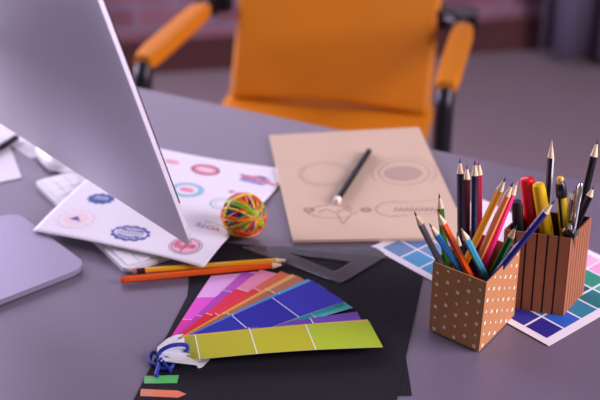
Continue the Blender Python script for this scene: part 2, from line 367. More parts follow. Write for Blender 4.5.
# colour chart sheet
def chart():
    C0 = at(549, 346, .0014); dl = D(130.5); ds = D(40.5); O = Vector((C0.x, C0.y, DZ + .0012))
    t = thing('colour_chart', 'white sheet printed with a grid of blue, teal and pink squares under the boxes', 'chart', O)
    bm = NB(); q = [Vector(), ds * .21, ds * .21 + dl * .297, dl * .297]; hexa(bm, q, [v + Vector((0, 0, .0003)) for v in q]); obj('sheet', bm, paper, t)
    rows = [ # along the long side, front corner first; each row: across the short side
        [(44, 34, 142), (40, 92, 205), (48, 128, 168), (38, 112, 128), (70, 160, 150), (150, 190, 210)],
        [(50, 46, 152), (70, 120, 190), (62, 140, 172), (24, 84, 92), (48, 138, 124), (236, 160, 214)],
        [(70, 66, 172), (86, 130, 196), (90, 150, 190), (40, 120, 120), (150, 196, 190), (240, 176, 222)],
        [(96, 90, 180), (120, 80, 170), (120, 90, 170), (120, 160, 190), (210, 190, 230), (240, 196, 232)],
        [(80, 150, 205), (110, 70, 160), (160, 100, 185), (180, 130, 200), (214, 190, 232), (236, 210, 240)],
        [(76, 146, 210), (90, 120, 190), (150, 110, 190), (190, 150, 214), (216, 200, 236), (238, 216, 244)],
        [(80, 150, 212), (112, 140, 198), (150, 140, 205), (190, 170, 222), (220, 206, 240), (240, 222, 246)],
        [(110, 136, 190), (100, 126, 190), (140, 150, 205), (190, 180, 226), (222, 212, 242), (240, 226, 248)]]
    bm = NB(); ms = []; mg = .0105; pl = (.297 - 2 * mg) / 8; pw = (.21 - 2 * .009) / 6; g = .0014
    for i, row in enumerate(rows):
        for j, c in enumerate(row):
            ms.append(mat('chart_ink_%d_%d_%d' % c, c, .6)); a0 = mg + pl * i + g; a1 = mg + pl * (i + 1) - g; b0 = .009 + pw * j + g; b1 = .009 + pw * (j + 1) - g
            face(bm, [ds * b0 + dl * a0 + Vector((0, 0, .0004)), ds * b1 + dl * a0 + Vector((0, 0, .0004)), ds * b1 + dl * a1 + Vector((0, 0, .0004)), ds * b0 + dl * a1 + Vector((0, 0, .0004))], len(ms) - 1)
    obj('colour_squares', bm, ms, t)
chart()

# kraft drawing board
def kraft():
    zt = .0065; c = [at(269, 135, zt), at(419, 127, zt), at(470, 237, zt), at(293, 240, zt)]
    O = Vector((c[3].x, c[3].y, DZ + .0018)); th = zt - .0018
    t = thing('drawing_board', 'light tan drawing board with faint pencil sketches and a black pencil on it', 'board', O)
    q = [Vector((p.x - O.x, p.y - O.y, 0)) for p in c]
    bm = NB(); hexa(bm, q[::-1], [v + Vector((0, 0, th)) for v in q[::-1]]); obj('board', bm, mat('kraft_board', (214, 178, 168), .75, noise=.035, nscale=25), t, bevel=.0006)
    gm = mat('graphite_line', (170, 138, 138), .7); gm2 = mat('graphite_shade', (186, 152, 150), .7)
    L = lambda x, y: rel(O, at(x, y, zt)) + Vector((0, 0, .0003))
    bm = NB()
    def stroke(pts, w=.0006, mi=0):
        P = [L(*p) for p in pts]
        for a, b in zip(P, P[1:]):
            d = (b - a); 
            if d.length < 1e-6: continue
            s = Vector((-d.y, d.x, 0)).normalized() * w; face(bm, [a - s, b - s, b + s, a + s], mi)
    def ell(cx, cy, rx, ry, w=.0006, a0=0, a1=360, wob=0, mi=0):
        stroke([(cx + rx * (1 + wob * math.sin(k * 1.3)) * math.cos(R(a0 + (a1 - a0) * k / 40)), cy + ry * math.sin(R(a0 + (a1 - a0) * k / 40))) for k in range(41)], w, mi)
    ell(325, 174, 26, 12, .0004, wob=.02); ell(325, 174, 23, 10, .0003)
    obj('pencil_sketch', bm, [gm, gm2], t)['label'] = 'faint empty oval sketch'; bm = NB()
    ell(404, 173, 25, 12, .0006, wob=.015); ell(404, 173, 32, 16, .0004, 150, 390)
    f = [L(403 + 19 * math.cos(R(k * 12)), 173.5 + 7.5 * math.sin(R(k * 12))) for k in range(30)]; face(bm, [p - Vector((0, 0, .0001)) for p in f], 1)
    obj('pencil_sketch', bm, [gm, gm2], t)['label'] = 'shaded oval sketch'; bm = NB()
    ell(332, 210, 20, 5, .0007, 180, 360); ell(332, 212, 24, 6, .0005, 0, 180, .05)
    for x in (309, 366): ell(x, 210, 5, 2, .0008, wob=.1); ell(x, 210, 3, 1.2, .0008)
    stroke([(318, 213), (326, 209), (335, 213), (345, 209), (352, 213)], .0008)
    stroke([(337, 214), (343, 224), (350, 216)], .0006)
    obj('pencil_sketch', bm, [gm, gm2], t)['label'] = 'winged emblem sketch'; bm = NB()
    ell(398, 209, 22, 8, .0005, 90, 270); stroke([(393, 203), (440, 200)], .0004); stroke([(392, 216), (444, 213)], .0004)
    for k in range(9): stroke([(394 + k * 5.2, 211.5), (396 + k * 5.2, 207.5), (398 + k * 5.2, 211)], .0007)
    obj('pencil_sketch', bm, [gm, gm2], t)
kraft()

# sheet of printed badges, resting on the keyboard and sloping to the desk
def badge_sheet():
    corn = [at(32, 228, .0155), at(128, 141, .0145), at(292, 170, .0022), at(203.5, 267, .0125)]
    cz = [(p.x, p.y) for p in corn]; pc = corn[3]
    def hgt(x, y):
        q = Vector((x, y, DZ)) - K0; a = q.dot(kd); b = q.dot(kn)
        d = math.hypot(max(0, -a, a - KL), max(0, -b, b - KW)); f = max(0, 1 - d / .17); f = f * f * (3 - 2 * f)
        z = .0022 + .0125 * f
        e = max(0, 1 - math.hypot(x - pc.x, y - pc.y) / .06); return max(z, .0125 * e * e * (3 - 2 * e) + .0022 * 0)
    def bil(s, t):
        P = [Vector(c) for c in cz]; p = P[0] * (1 - s) * (1 - t) + P[1] * (1 - s) * t + P[2] * s * t + P[3] * s * (1 - t); return p
    O = Vector((corn[3].x, corn[3].y, DZ))
    t_ = thing('printed_badge_sheet', 'white paper sheet printed with red and blue round badges, lying over the keyboard', 'paper', O)
    bm = NB(); N = 40; g = [[None] * (N + 1) for _ in range(N + 1)]
    for i in range(N + 1):
        for j in range(N + 1):
            p = bil(i / N, j / N); g[i][j] = bm.verts.new((p.x - O.x, p.y - O.y, hgt(p.x, p.y)))
    for i in range(N):
        for j in range(N): bm.faces.new((g[i][j], g[i + 1][j], g[i + 1][j + 1], g[i][j + 1]))
    o = obj('sheet', bm, paper, t_, smooth=True); md = o.modifiers.new('t', 'SOLIDIFY'); md.thickness = .0003; md.offset = 0
    # printing: shapes drawn in the sheet's plane with the paper's own axes, draped on its surface
    pu = (Vector(cz[3]) - Vector(cz[0])).normalized(); pv = Vector((-pu.y, pu.x))   # u: along the near edge, v: away
    red = mat('print_red', (214, 104, 138), .6); dred = mat('print_dark_red', (150, 84, 128), .6); pink = mat('print_pink', (240, 170, 200), .6); pale = mat('print_pale_pink', (238, 204, 226), .6)
    blue = mat('print_blue', (64, 82, 164), .6); lblue = mat('print_light_blue', (150, 186, 226), .6); violet = mat('print_violet', (168, 120, 190), .6); grey = mat('print_grey', (196, 186, 216), .6); wht = mat('print_white', (236, 228, 250), .6)
    def centre(px):
        z = .008
        for _ in range(8):
            p = at(*px, z); z = hgt(p.x, p.y)
        return Vector((p.x, p.y))
    class Ink:
        def __init__(s, px, rot=0): s.c = centre(px); s.bm = NB(); s.ms = []; s.k = 0; s.u = (Matrix.Rotation(R(rot), 2) @ pu); s.v = Vector((-s.u.y, s.u.x))
        def mi(s, m):
            if m not in s.ms: s.ms.append(m)
            return s.ms.index(m)
        def pt(s, a, b, lift):
            p = s.c + (s.u * a + s.v * b) * .92; return Vector((p.x - O.x, p.y - O.y, hgt(p.x, p.y) + .00035 + lift))
        def poly(s, pts, m, lift=None):
            s.k += 1; face(s.bm, [s.pt(a, b, s.k * .00003) for a, b in pts], s.mi(m))
        def fan(s, rx, ry, m, scal=0, ns=12, cx=0, cy=0, n=72):
            s.k += 1; l = s.k * .00003; ring = []
            for q in range(n):
                a = 2 * math.pi * q / n; e = 1 + scal * math.cos(ns * a); ring.append((cx + rx * e * math.cos(a), cy + ry * e * math.sin(a)))
            c = s.bm.verts.new(s.pt(cx, cy, l)); vs = [s.bm.verts.new(s.pt(a, b, l)) for a, b in ring]
            for q in range(n): f = s.bm.faces.new((c, vs[q], vs[(q + 1) % n])); f.material_index = s.mi(m)
        def rect(s, a0, b0, a1, b1, m): s.poly([(a0, b0), (a1, b0), (a1, b1), (a0, b1)], m)
        def star(s, cx, cy, r, m):
            s.poly([(cx + r * (1 if q % 2 == 0 else .42) * math.sin(q * math.pi / 5), cy + r * (1 if q % 2 == 0 else .42) * math.cos(q * math.pi / 5)) for q in range(10)], m)
        def done(s, label=None):
            o = obj('printed_badge', s.bm, s.ms, t_)
            if label: o['label'] = label
    k = Ink((76, 219)); k.fan(.026, .026, pale, .03, 24); k.fan(.0235, .0235, wht); k.fan(.019, .019, pale)
    for q in range(14): k.fan(.0012, .0012, grey, cx=.0285 * math.cos(q * .449), cy=.0285 * math.sin(q * .449), n=8)
    k.poly([(-.009, -.004), (.010, -.004), (.004, .001), (-.001, .007), (-.005, .001)], blue); k.done('pale pink round badge with a small blue mark')
    k = Ink((101, 199), 10); k.fan(.020, .016, blue, .09, 11); k.rect(-.012, -.002, .012, .001, lblue); k.rect(-.010, .004, .010, .006, wht); k.done('blue scalloped badge')
    k = Ink((130.5, 233.5), 6); k.fan(.0285, .0215, blue, .06, 12); k.fan(.022, .0155, wht, .04, 12); k.fan(.0205, .014, blue); k.rect(-.024, -.0055, .024, .0055, wht)
    for q in range(8): k.rect(-.0205 + q * .0052, -.0034, -.0173 + q * .0052, .0034, blue)
    for q in range(8): k.rect(-.0197 + q * .0052, -.0014, -.0181 + q * .0052, .0014, wht)
    k.rect(-.010, .008, .010, .0105, wht); k.rect(-.010, -.0105, .010, -.008, wht); k.done('blue scalloped badge with a white band')
    k = Ink((185.5, 246)); k.fan(.0235, .0235, dred); k.fan(.0222, .0222, wht); k.fan(.0205, .0205, dred); k.fan(.0188, .0188, pink); k.fan(.012, .012, red, .12, 9, -.006, .002); k.fan(.006, .006, red, .1, 8, .009, .001); k.rect(-.001, -.018, .0012, .006, dred); k.star(-.006, .003, .005, pink); k.star(.010, .002, .004, dred); k.done('red and pink round badge with double ring')
    k = Ink((187, 190)); k.fan(.026, .026, lblue, .03, 18); k.fan(.017, .017, wht); k.fan(.012, .010, pink); k.rect(-.010, -.003, .010, .001, red); k.done('light blue ring badge with pink centre')
    k = Ink((205.5, 170)); k.fan(.0235, .020, dred); k.fan(.0205, .0168, red); k.fan(.017, .012, pink); k.rect(-.012, -.002, .012, .003, wht); k.done('pink oval badge')
    k = Ink((258, 180), -2); k.poly([(-.034, .006), (.0, .009), (.034, -.004), (.030, -.009), (.0, .002), (-.030, -.001)], red); k.poly([(-.012, .012), (.004, .014), (.022, .005), (.004, .008)], blue)
    k.rect(-.026, -.008, .018, -.001, violet); k.rect(-.026, -.014, .016, -.0105, blue)
    for q in range(6): k.star(-.020 + q * .0065, -.0045, .0022, wht)
    k.done('red and blue banner badge')
    k = Ink((172, 162)); k.fan(.013, .009, pink); k.rect(-.008, -.001, .008, .001, red); k.done('small pink oval badge')
    k = Ink((222, 204)); k.fan(.018, .02, lblue); k.fan(.015, .017, wht); k.fan(.011, .012, grey); k.fan(.009, .01, wht); k.done('pale grey ring badge')
    k = Ink((236, 193)); k.star(-.008, .0, .007, red); k.star(.004, -.002, .007, violet); k.star(.016, -.003, .006, blue); k.done('three small stars')
    # the word VOTE, printed upside down as seen from here
    k = Ink((209, 226), 178)
    def text(s, size, m, dx, dy):
        cu = bpy.data.curves.new('txt', 'FONT'); cu.body = s; cu.size = size; cu.align_x = 'CENTER'; cu.align_y = 'CENTER'; cu.resolution_u = 3
        to = bpy.data.objects.new('txt', cu); COL.objects.link(to); dg = bpy.context.evaluated_depsgraph_get(); me = bpy.data.meshes.new_from_object(to.evaluated_get(dg))
        k.k += 1
        for p in me.polygons:
            face(k.bm, [k.pt(me.vertices[i].co.x + dx, me.vertices[i].co.y + dy, k.k * .00003) for i in p.vertices], k.mi(m))
        bpy.data.objects.remove(to); bpy.data.meshes.remove(me)
    text('VOTE', .0155, dred, 0, .003)
    k.rect(-.018, -.010, -.004, -.008, lblue); k.rect(.0, -.011, .012, -.0085, lblue); k.done('the word VOTE in red letters, upside down')
badge_sheet()

# ---------------------------------------------------------------- pencils
wood_m = mat('pencil_wood', (240, 202, 178), .7, noise=.05, nscale=300)
def paint(name, c, rough=.3): return mat(name, c, rough, coat=.1, spec=.4)
def pencil_at(name, a, b, body, lead, label, r=.0037, cone=.020, group=None, ferrule=None, hexn=6, cat='pencil', endcap=None, spin=0, two=None):
    a, b = Vector(a), Vector(b); L = (b - a).length; q = (b - a).to_track_quat('Z', 'Y')
    t = thing(name, label, cat, a, q.to_euler(), group); Ms = Matrix.Rotation(R(spin), 4, 'Z')
    rl = r * .33; zc = L - cone; zl = L - cone * rl / r
    st = 0
    if ferrule:
        bm = NB(); lathe(bm, [(r * .9, 0), (r, .001), (r, .007)], 16, M=Ms); obj('eraser', bm, ferrule[0], t, smooth=True)
        bm = NB(); lathe(bm, [(r * 1.03, .006), (r * 1.03, .009), (r * .98, .0095), (r * 1.03, .010), (r * 1.03, .0165)], 16); obj('ferrule', bm, ferrule[1], t, smooth=True); st = .016
    bm = NB(); lathe(bm, [(r, st), (r, zc)], hexn, M=Ms)
    mi = [body] + ([two] if two else [])
    if two:
        bm.faces.ensure_lookup_table()
        for i, f in enumerate(bm.faces):
            f.normal_update()
            if (q @ f.normal).x > .35 and abs(f.normal.z) < .5: f.material_index = 1
    obj('body', bm, mi, t, smooth=hexn > 8)
    if endcap:
        bm = NB(); lathe(bm, [(r * 1.02, -.0005), (r * 1.02, .004)], hexn, M=Ms); obj('end_cap', bm, endcap, t)
    bm = NB(); lathe(bm, [(r * .99, zc), (rl, zl)], 18); obj('wood_tip', bm, wood_m, t, smooth=True)
    bm = NB(); lathe(bm, [(rl, zl), (rl * .3, L - .0006), (0, L)], 12); obj('lead', bm, lead, t, smooth=True)
    return t
graph = mat('graphite', (44, 38, 46), .4); blk = mat('black_paint', (16, 13, 19), .45, spec=.3)
GP = 'pencils standing in the dotted box'
def zz(p): return (p[0], p[1], p[2] + DZ)
PO = [
 ('grey', (.2013, 1.2232, .004), (.1271, 1.225, .1548), (126, 118, 138), graph, 'grey pencil leaning furthest left in the dotted box', 1),
 ('blue', (.2285, 1.2388, .004), (.1425, 1.2076, .1491), (36, 124, 214), (40, 70, 120), 'bright blue pencil leaning left beside the grey one in the dotted box', 1),
 ('green', (.1784, 1.2234, .004), (.1567, 1.2477, .1655), (52, 122, 44), (40, 62, 40), 'green pencil standing behind the orange-red one in the dotted box', 1),
 ('orange_red', (.2289, 1.2244, .004), (.1511, 1.2119, .1619), (238, 86, 24), (226, 60, 40), 'orange-red pencil leaning left in the dotted box', 1),
 ('light_blue', (.242, 1.2477, .004), (.1772, 1.2, .147), (74, 164, 208), (210, 150, 110), 'light blue pencil at the front of the dotted box', 1),
 ('black_short', (.1990, 1.2440, .004), (.1800, 1.2480, .1155), (30, 28, 38), (60, 60, 70), 'short black pencil just behind the light blue one', 1),
 ('navy', (.1914, 1.2394, .004), (.1836, 1.2889, .1892), (26, 28, 48), (40, 40, 62), 'dark navy upright pencil, leftmost of the upright row in the dotted box', 1),
 ('maroon', (.2002, 1.2633, .004), (.193, 1.2949, .1786), (74, 26, 34), (120, 40, 44), 'dark maroon upright pencil, lowest tip of the upright row', 1),
 ('ink_blue', (.2043, 1.2375, .004), (.197, 1.2634, .1992), (28, 26, 62), (60, 40, 90), 'dark blue upright pencil left of the crimson one', 1),
 ('crimson', (.2162, 1.2758, .004), (.2031, 1.2733, .1944), (198, 40, 80), (200, 40, 90), 'crimson upright pencil, rightmost of the upright row', 1),
 ('orange', (.171, 1.2422, .02), (.225, 1.2174, .2012), (240, 142, 26), graph, 'yellow-orange pencil leaning right in the dotted box', 1),
 ('peach', (.1878, 1.2587, .004), (.242, 1.2635, .1714), (238, 136, 84), graph, 'salmon orange pencil between the yellow-orange and the pink ones', 1),
 ('pink', (.1956, 1.2478, .004), (.2515, 1.284, .1634), (246, 48, 132), (240, 90, 150), 'hot pink pencil leaning right in the dotted box', 1),
 ('dark_green', (.2065, 1.254, .004), (.2436, 1.2258, .1365), (20, 98, 56), (24, 90, 60), 'dark green pencil leaning right in the dotted box', 1),
 ('indigo', (.183, 1.208, .02), (.2824, 1.2225, .17), (38, 28, 122), (40, 34, 80), 'indigo pencil leaning far right across the striped box', 1),
]
for i, (n, a, b, c, ld, lab, _) in enumerate(PO):
    lm = ld if not isinstance(ld, tuple) else mat('lead_' + n, ld, .5)
    hx = 6
    pencil_at('pencil', zz(a), zz(b), paint('paint_' + n, c), lm, lab, r=.0041 if n != 'black_short' else .0036, group=GP, spin=i * 17, cone=.018)

GW = 'pens and pencils in the striped box'
silver = mat('silver_metal', (215, 210, 225), .18, metal=1)
pencil_at('pencil', zz((.2977, 1.3064, .004)), zz((.2911, 1.3075, .2033)), paint('dark_plum_black', (34, 24, 36)), mat('lead_white', (220, 170, 176), .5), 'black pencil with a white highlight coloured onto its right side, standing tall in the striped box', r=.0039, group=GW, two=mat('highlight_white', (222, 212, 236), .3), spin=30, cone=.022)  # white on the right-facing sides is a highlight put into the colour
pencil_at('pencil', zz((.3124, 1.2693, .004)), zz((.3449, 1.3109, .2042)), blk, graph, 'tall black pencil at the right edge, sticking highest out of the striped box', r=.0044, group=GW, cone=.022)
pencil_at('pencil', zz((.2878, 1.2655, .004)), zz((.3415, 1.2896, .1527)), blk, graph, 'black pencil with bare wood tip leaning right in the striped box', r=.0042, group=GW, cone=.013)
pencil_at('pencil', zz((.3284, 1.2993, .004)), zz((.321, 1.2986, .1428)), paint('brown_paint', (120, 70, 66)), graph, 'short brown pencil behind the silver pen', r=.0034, group=GW, cone=.012)
def marker(a, b, prof_parts, label, name='marker_pen', cat='pen', n=20):
    a, b = Vector(zz(a)), Vector(zz(b)); L = (b - a).length; t = thing(name, label, cat, a, (b - a).to_track_quat('Z', 'Y').to_euler(), GW)
    for pn, prof, m in prof_parts:
        bm = NB(); lathe(bm, [(r, z * L) for r, z in prof], n); obj(pn, bm, m, t, smooth=True)
    return t, L
redp = mat('red_plastic', (232, 24, 34), .28, coat=.3); yel = mat('yellow_plastic', (253, 178, 24), .3, coat=.2); bkp = mat('black_plastic', (24, 20, 28), .35)
marker((.2907, 1.2961, .004), (.2666, 1.3081, .1537), [('body', [(.0078, 0), (.0080, .02), (.0080, .46)], bkp), ('cap', [(.0086, .45), (.0086, .975), (.0078, .995), (.0065, 1)], redp), ('grip_ring', [(.0089, .43), (.0089, .46)], bkp)], 'marker pen with a bright red cap in the striped box')
t, L = marker((.3066, 1.2897, .03), (.2771, 1.2942, .1543), [('body', [(.0078, 0), (.0080, .02), (.0080, .5)], yel), ('cap', [(.0083, .48), (.0078, .93), (.0068, .985), (.004, 1)], yel)], 'fat yellow highlighter with rounded cap in the striped box', 'highlighter')
t, L = marker((.3282, 1.2882, .004), (.3028, 1.2978, .1603), [('body', [(.0056, 0), (.0058, .02), (.0058, .86)], mat('mustard_plastic', (226, 178, 30), .35)), ('collar', [(.0063, .84), (.0066, .86), (.0063, .93), (.005, .95)], bkp), ('silver_band', [(.0042, .945), (.0042, .975)], silver), ('button', [(.0042, .974), (.0042, .99), (.003, 1)], yel)], 'yellow retractable pen with a black collar and clip in the striped box', 'ballpoint_pen')
bm = NB(); tube(bm, smooth_path([(.005, 0, .90 * L), (.011, 0, .90 * L), (.013, 0, .88 * L), (.013, 0, .80 * L), (.012, 0, .62 * L)], 5), .0016, 8); obj('clip', bm, bkp, t, smooth=True)
marker((.2690, 1.2860, .004), (.2520, 1.2815, .1370), [('body', [(.0058, 0), (.0060, .02), (.0060, .7)], bkp), ('cap', [(.0066, .68), (.0066, .95), (.005, 1)], bkp)], 'black capped marker at the left corner of the striped box')
t, L = marker((.3117, 1.2613, .004), (.3233, 1.279, .1621), [('barrel', [(.003, 0), (.0032, .02), (.0032, .88)], silver), ('cap', [(.0035, .86), (.0035, .97), (.0015, 1)], silver)], 'slim silver metal pen in the striped box', 'ballpoint_pen')
bm = NB(); box(bm, (.0034, -.001, .70 * L), (.0052, .001, .97 * L)); obj('clip', bm, silver, t, bevel=.0003)
marker((.3238, 1.3016, .004), (.3179, 1.3039, .1374), [('barrel', [(.0026, 0), (.0028, .02), (.0028, .9)], mat('white_plastic', (230, 222, 240), .3)), ('point', [(.0024, .9), (.0008, 1)], silver)], 'thin white stick pen behind the yellow pen', 'ballpoint_pen')
# drawing compass whose shiny hinge rests on the front corner
def compass():
    T = Vector(at(570, 231, .112)); B = Vector((.332, 1.292, DZ + .004)); T2 = T
    t = thing('drawing_compass', 'black and silver drawing compass, its shiny hinge at the front corner of the striped box', 'compass', B, (T2 - B).to_track_quat('Z', 'Y').to_euler(), GW)
    L = (T2 - B).length
    for s in (-1, 1):
        bm = NB(); tube(bm, [(0 + s * .0015, 0, .0), (s * .0032, 0, L * .6), (s * .0036, 0, L * .93)], .0016, 8); obj('leg', bm, bkp, t, smooth=True)
    bm = NB(); lathe(bm, [(.0045, -.005), (.0072, -.0035), (.0072, .0035), (.0045, .005)], 20, M=Matrix.Translation((0, 0, L * .97)) @ Matrix.Rotation(R(90), 4, 'X')); obj('hinge', bm, bkp, t, smooth=True)
    for s in (-1, 1):
        bm = NB(); lathe(bm, [(.0035, 0), (.0038, .001), (.0026, .0028), (0, .003)], 16, M=Matrix.Translation((s * .004, 0, L * .97)) @ Matrix.Rotation(R(s * 70), 4, 'Y') @ Matrix.Translation((0, 0, .003))); obj('screw', bm, silver, t, smooth=True)
    bm = NB(); lathe(bm, [(.0022, 0), (.003, .002), (.003, .007), (.0018, .009)], 14, M=Matrix.Translation((0, 0, L * .97 + .006))); obj('knurled_handle', bm, silver, t, smooth=True)
compass()

# ---------------------------------------------------------------- boxes
def open_box(t, O, bot, top, h, th, m, name='carton'):
    bm = NB(); b = [Vector((x, y, DZ + .0018)) - O for x, y in bot]; p = [Vector((x, y, DZ + h)) - O for x, y in top]
    cb = sum(b, Vector()) / 4; cp = sum(p, Vector()) / 4
    def ins(v, c): d = v - c; dd = Vector((d.x, d.y, 0)); return v - dd.normalized() * th * 1.41
    bi = [ins(v, cb) + Vector((0, 0, th)) for v in b]; pi = [ins(v, cp) for v in p]
    vb = [bm.verts.new(v) for v in b]; vp = [bm.verts.new(v) for v in p]; wb = [bm.verts.new(v) for v in bi]; wp = [bm.verts.new(v) for v in pi]
    bm.faces.new(vb[::-1]); bm.faces.new(wb)
    for i in range(4):
        j = (i + 1) % 4; bm.faces.new((vb[i], vb[j], vp[j], vp[i])); bm.faces.new((wb[j], wb[i], wp[i], wp[j])); bm.faces.new((vp[i], vp[j], wp[j], wp[i]))
    return obj(name, bm, m, t), b, p
def quadF(F, L, R_): return [F, R_, (L[0] + R_[0] - F[0], L[1] + R_[1] - F[1]), L]
def dotted():
    bot = quadF((.203, 1.172), (.1505, 1.217), (.2545, 1.247)); top = quadF((.206, 1.175), (.151, 1.220), (.2550, 1.2505)); O = Vector((.203, 1.209, DZ + .0018))
    t = thing('pencil_box', 'open brown kraft cardboard box with white dots, full of coloured pencils', 'box', O)
    _, b, p = open_box(t, O, bot, top, .092, .0013, mat('kraft_card', (184, 120, 80), .7, noise=.05, nscale=120))
    bm = NB(); 
    for i in range(4):
        j = (i + 1) % 4; b0, b1, t0, t1 = b[i], b[j], p[i], p[j]; nrm = (b1 - b0).cross(t0 - b0).normalized(); n = 10
        cols = 5 if i in (1, 3) else 6
        for c_ in range(cols):
            for r_ in range(12):
                if (r_ + c_) % 2: continue
                u = (c_ + .5) / cols; v = (r_ + .6) / 12.2; ctr = (b0 * (1 - u) + b1 * u) * (1 - v) + (t0 * (1 - u) + t1 * u) * v
                rad = .0025 if r_ % 4 < 2 else .0018; e1 = (b1 - b0).normalized(); e2 = (t0 - b0).normalized()
                face(bm, [ctr + nrm * .0002 + (e1 * math.cos(R(30 * q)) + e2 * math.sin(R(30 * q))) * rad for q in range(12)])
    obj('printed_dots', bm, mat('dot_white', (238, 214, 206), .7), t)
dotted()
def striped():
    bot = quadF((.3115, 1.247), (.241, 1.268), (.3455, 1.297)); top = quadF((.311, 1.251), (.2395, 1.271), (.345, 1.301)); O = Vector((.294, 1.286, DZ + .0018))
    t = thing('pencil_box', 'open reddish brown corrugated card box with dark vertical grooves, holding markers and pens', 'box', O)
    _, b, p = open_box(t, O, bot, top, .1055, .0013, mat('groove_dark', (58, 30, 30), .8), 'liner')
    bm = NB()
    for i in range(4):
        j = (i + 1) % 4; b0, b1, t0, t1 = b[i], b[j], p[i], p[j]; nrm = (b1 - b0).cross(t0 - b0).normalized(); w_ = (b1 - b0).length; n = 6 if i in (1, 3) else 8
        for k in range(n):
            u0 = (k + (.09 if k else 0)) / n; u1 = (k + 1 - (.09 if k < n - 1 else 0)) / n
            q = [b0.lerp(b1, u0), b0.lerp(b1, u1), t0.lerp(t1, u1), t0.lerp(t1, u0)]
            hexa(bm, [v - nrm * .0001 for v in q], [v + nrm * .0013 for v in q])
    obj('corrugated_wall', bm, mat('striped_card', (158, 92, 64), .6, noise=.1, nscale=90), t)
striped()

# ---------------------------------------------------------------- pencils lying on the desk
def lying(px0, px1, r, z0, z1=None): return at(*px0, z0), at(*px1, z0 if z1 is None else z1)
a, b = lying((132, 271.5), (291, 259.8), .0037, .0048)
pencil_at('pencil', a, b, paint('yellow_paint', (244, 164, 30)), graph, 'yellow pencil with eraser lying behind the orange-red one, under the badge sheet corner', ferrule=(mat('eraser_pink', (190, 120, 120), .8), mat('ferrule_dark', (80, 50, 60), .3, metal=.6)), spin=0)
a, b = lying((121, 280), (286, 264.5), .0042, .0052)
pencil_at('pencil', a, b, paint('orange_paint', (240, 88, 20)), graph, 'orange-red pencil lying above the colour fan', r=.0042, spin=10, cone=.018, endcap=paint('orange_end', (220, 70, 16)))
a, b = lying((336, 202), (369, 151), .004, .0065 + .0048)
t = thing('pencil', 'black pencil with a white end lying on the tan drawing board', 'pencil', a, (b - a).to_track_quat('Z', 'Y').to_euler())
Lp = (b - a).length
bm = NB(); lathe(bm, [(.0046, .008), (.0046, Lp)], 6); obj('body', bm, blk, t)
bm = NB(); lathe(bm, [(.0041, .0), (.0048, .001), (.0048, .010)], 16); obj('eraser', bm, mat('eraser_white', (240, 222, 232), .7), t, smooth=True)
bm = NB(); lathe(bm, [(.0012, -.001), (.0012, .0005)], 10); obj('lead', bm, mat('end_grey', (160, 140, 150), .6), t)

# ---------------------------------------------------------------- set square
def set_square():
    z0, z1 = .0011, .0033; out = [(240, 246), (340, 282.5), (386, 255), (376, 247)]; inn = [(288, 252), (352, 261.5), (335, 271.5)]
    Pz = [at(*p, z1) for p in out]; Pi = [at(*p, z1) for p in inn]; O = Vector((Pz[1].x, Pz[1].y, DZ + z0))
    def rnd(P, r, n=5):
        o = []
        for i in range(len(P)):
            p, a, b = P[i], P[i - 1], P[(i + 1) % len(P)]; u = (a - p).normalized() * r; v = (b - p).normalized() * r
            for k in range(n + 1):
                t = k / n; o.append((p + u) * (1 - t) ** 2 + p * 2 * t * (1 - t) + (p + v) * t * t)
        return o
    def ccw(P): 
        A = sum(P[i].x * P[(i + 1) % len(P)].y - P[(i + 1) % len(P)].x * P[i].y for i in range(len(P))); return P if A > 0 else P[::-1]
    o_ = ccw([p - Vector((O.x, O.y, p.z)) for p in rnd(Pz, .006)]); i_ = ccw([p - Vector((O.x, O.y, p.z)) for p in rnd(Pi, .003)])
    bm = NB()
    def ring(P, z): return [bm.verts.new((p.x, p.y, z)) for p in P]
    ob, ot, ib, it = ring(o_, 0), ring(o_, z1 - z0), ring(i_, 0), ring(i_, z1 - z0)
    for A, B in ((ob, ot), (it, ib)):
        for k in range(len(A)): bm.faces.new((A[k], A[(k + 1) % len(A)], B[(k + 1) % len(B)], B[k]))
    for A, B in ((ot, it), (ob, ib)):
        es = [bm.edges.get((A[k], A[(k + 1) % len(A)])) for k in range(len(A))] + [bm.edges.get((B[k], B[(k + 1) % len(B)])) for k in range(len(B))]
        bmesh.ops.triangle_fill(bm, edges=es, use_beauty=True)
    t = thing('set_square', 'clear plastic triangular set square lying on the black paper', 'set square', O)
    pl = obj('plate', bm, mat('clear_acrylic', (190, 180, 205), .08, trans=.86, ior=1.49, raw=False), t)
    bv = pl.modifiers.new('b', 'BEVEL'); bv.width = .0007; bv.segments = 2; bv.limit_method = 'ANGLE'
    bm = NB(); A, B = Pz[1], Pz[0]; d = (B - A).normalized(); s = Vector((d.y, -d.x, 0))
    if (Pz[2] - A).dot(s) < 0: s = -s
    N = int((B - A).length / .002) - 8
    for k in range(4, N):
        p = A + d * (.002 * k) + s * .0012 - O; l = .0045 if k % 5 == 0 else .0025; p.z = z1 - z0 + .0001; e = d * .00015
        face(bm, [p - e, p + e, p + e + s * l, p - e + s * l])
    obj('scale_marks', bm, mat('mark_grey', (150, 140, 160), .6), t)
set_square()

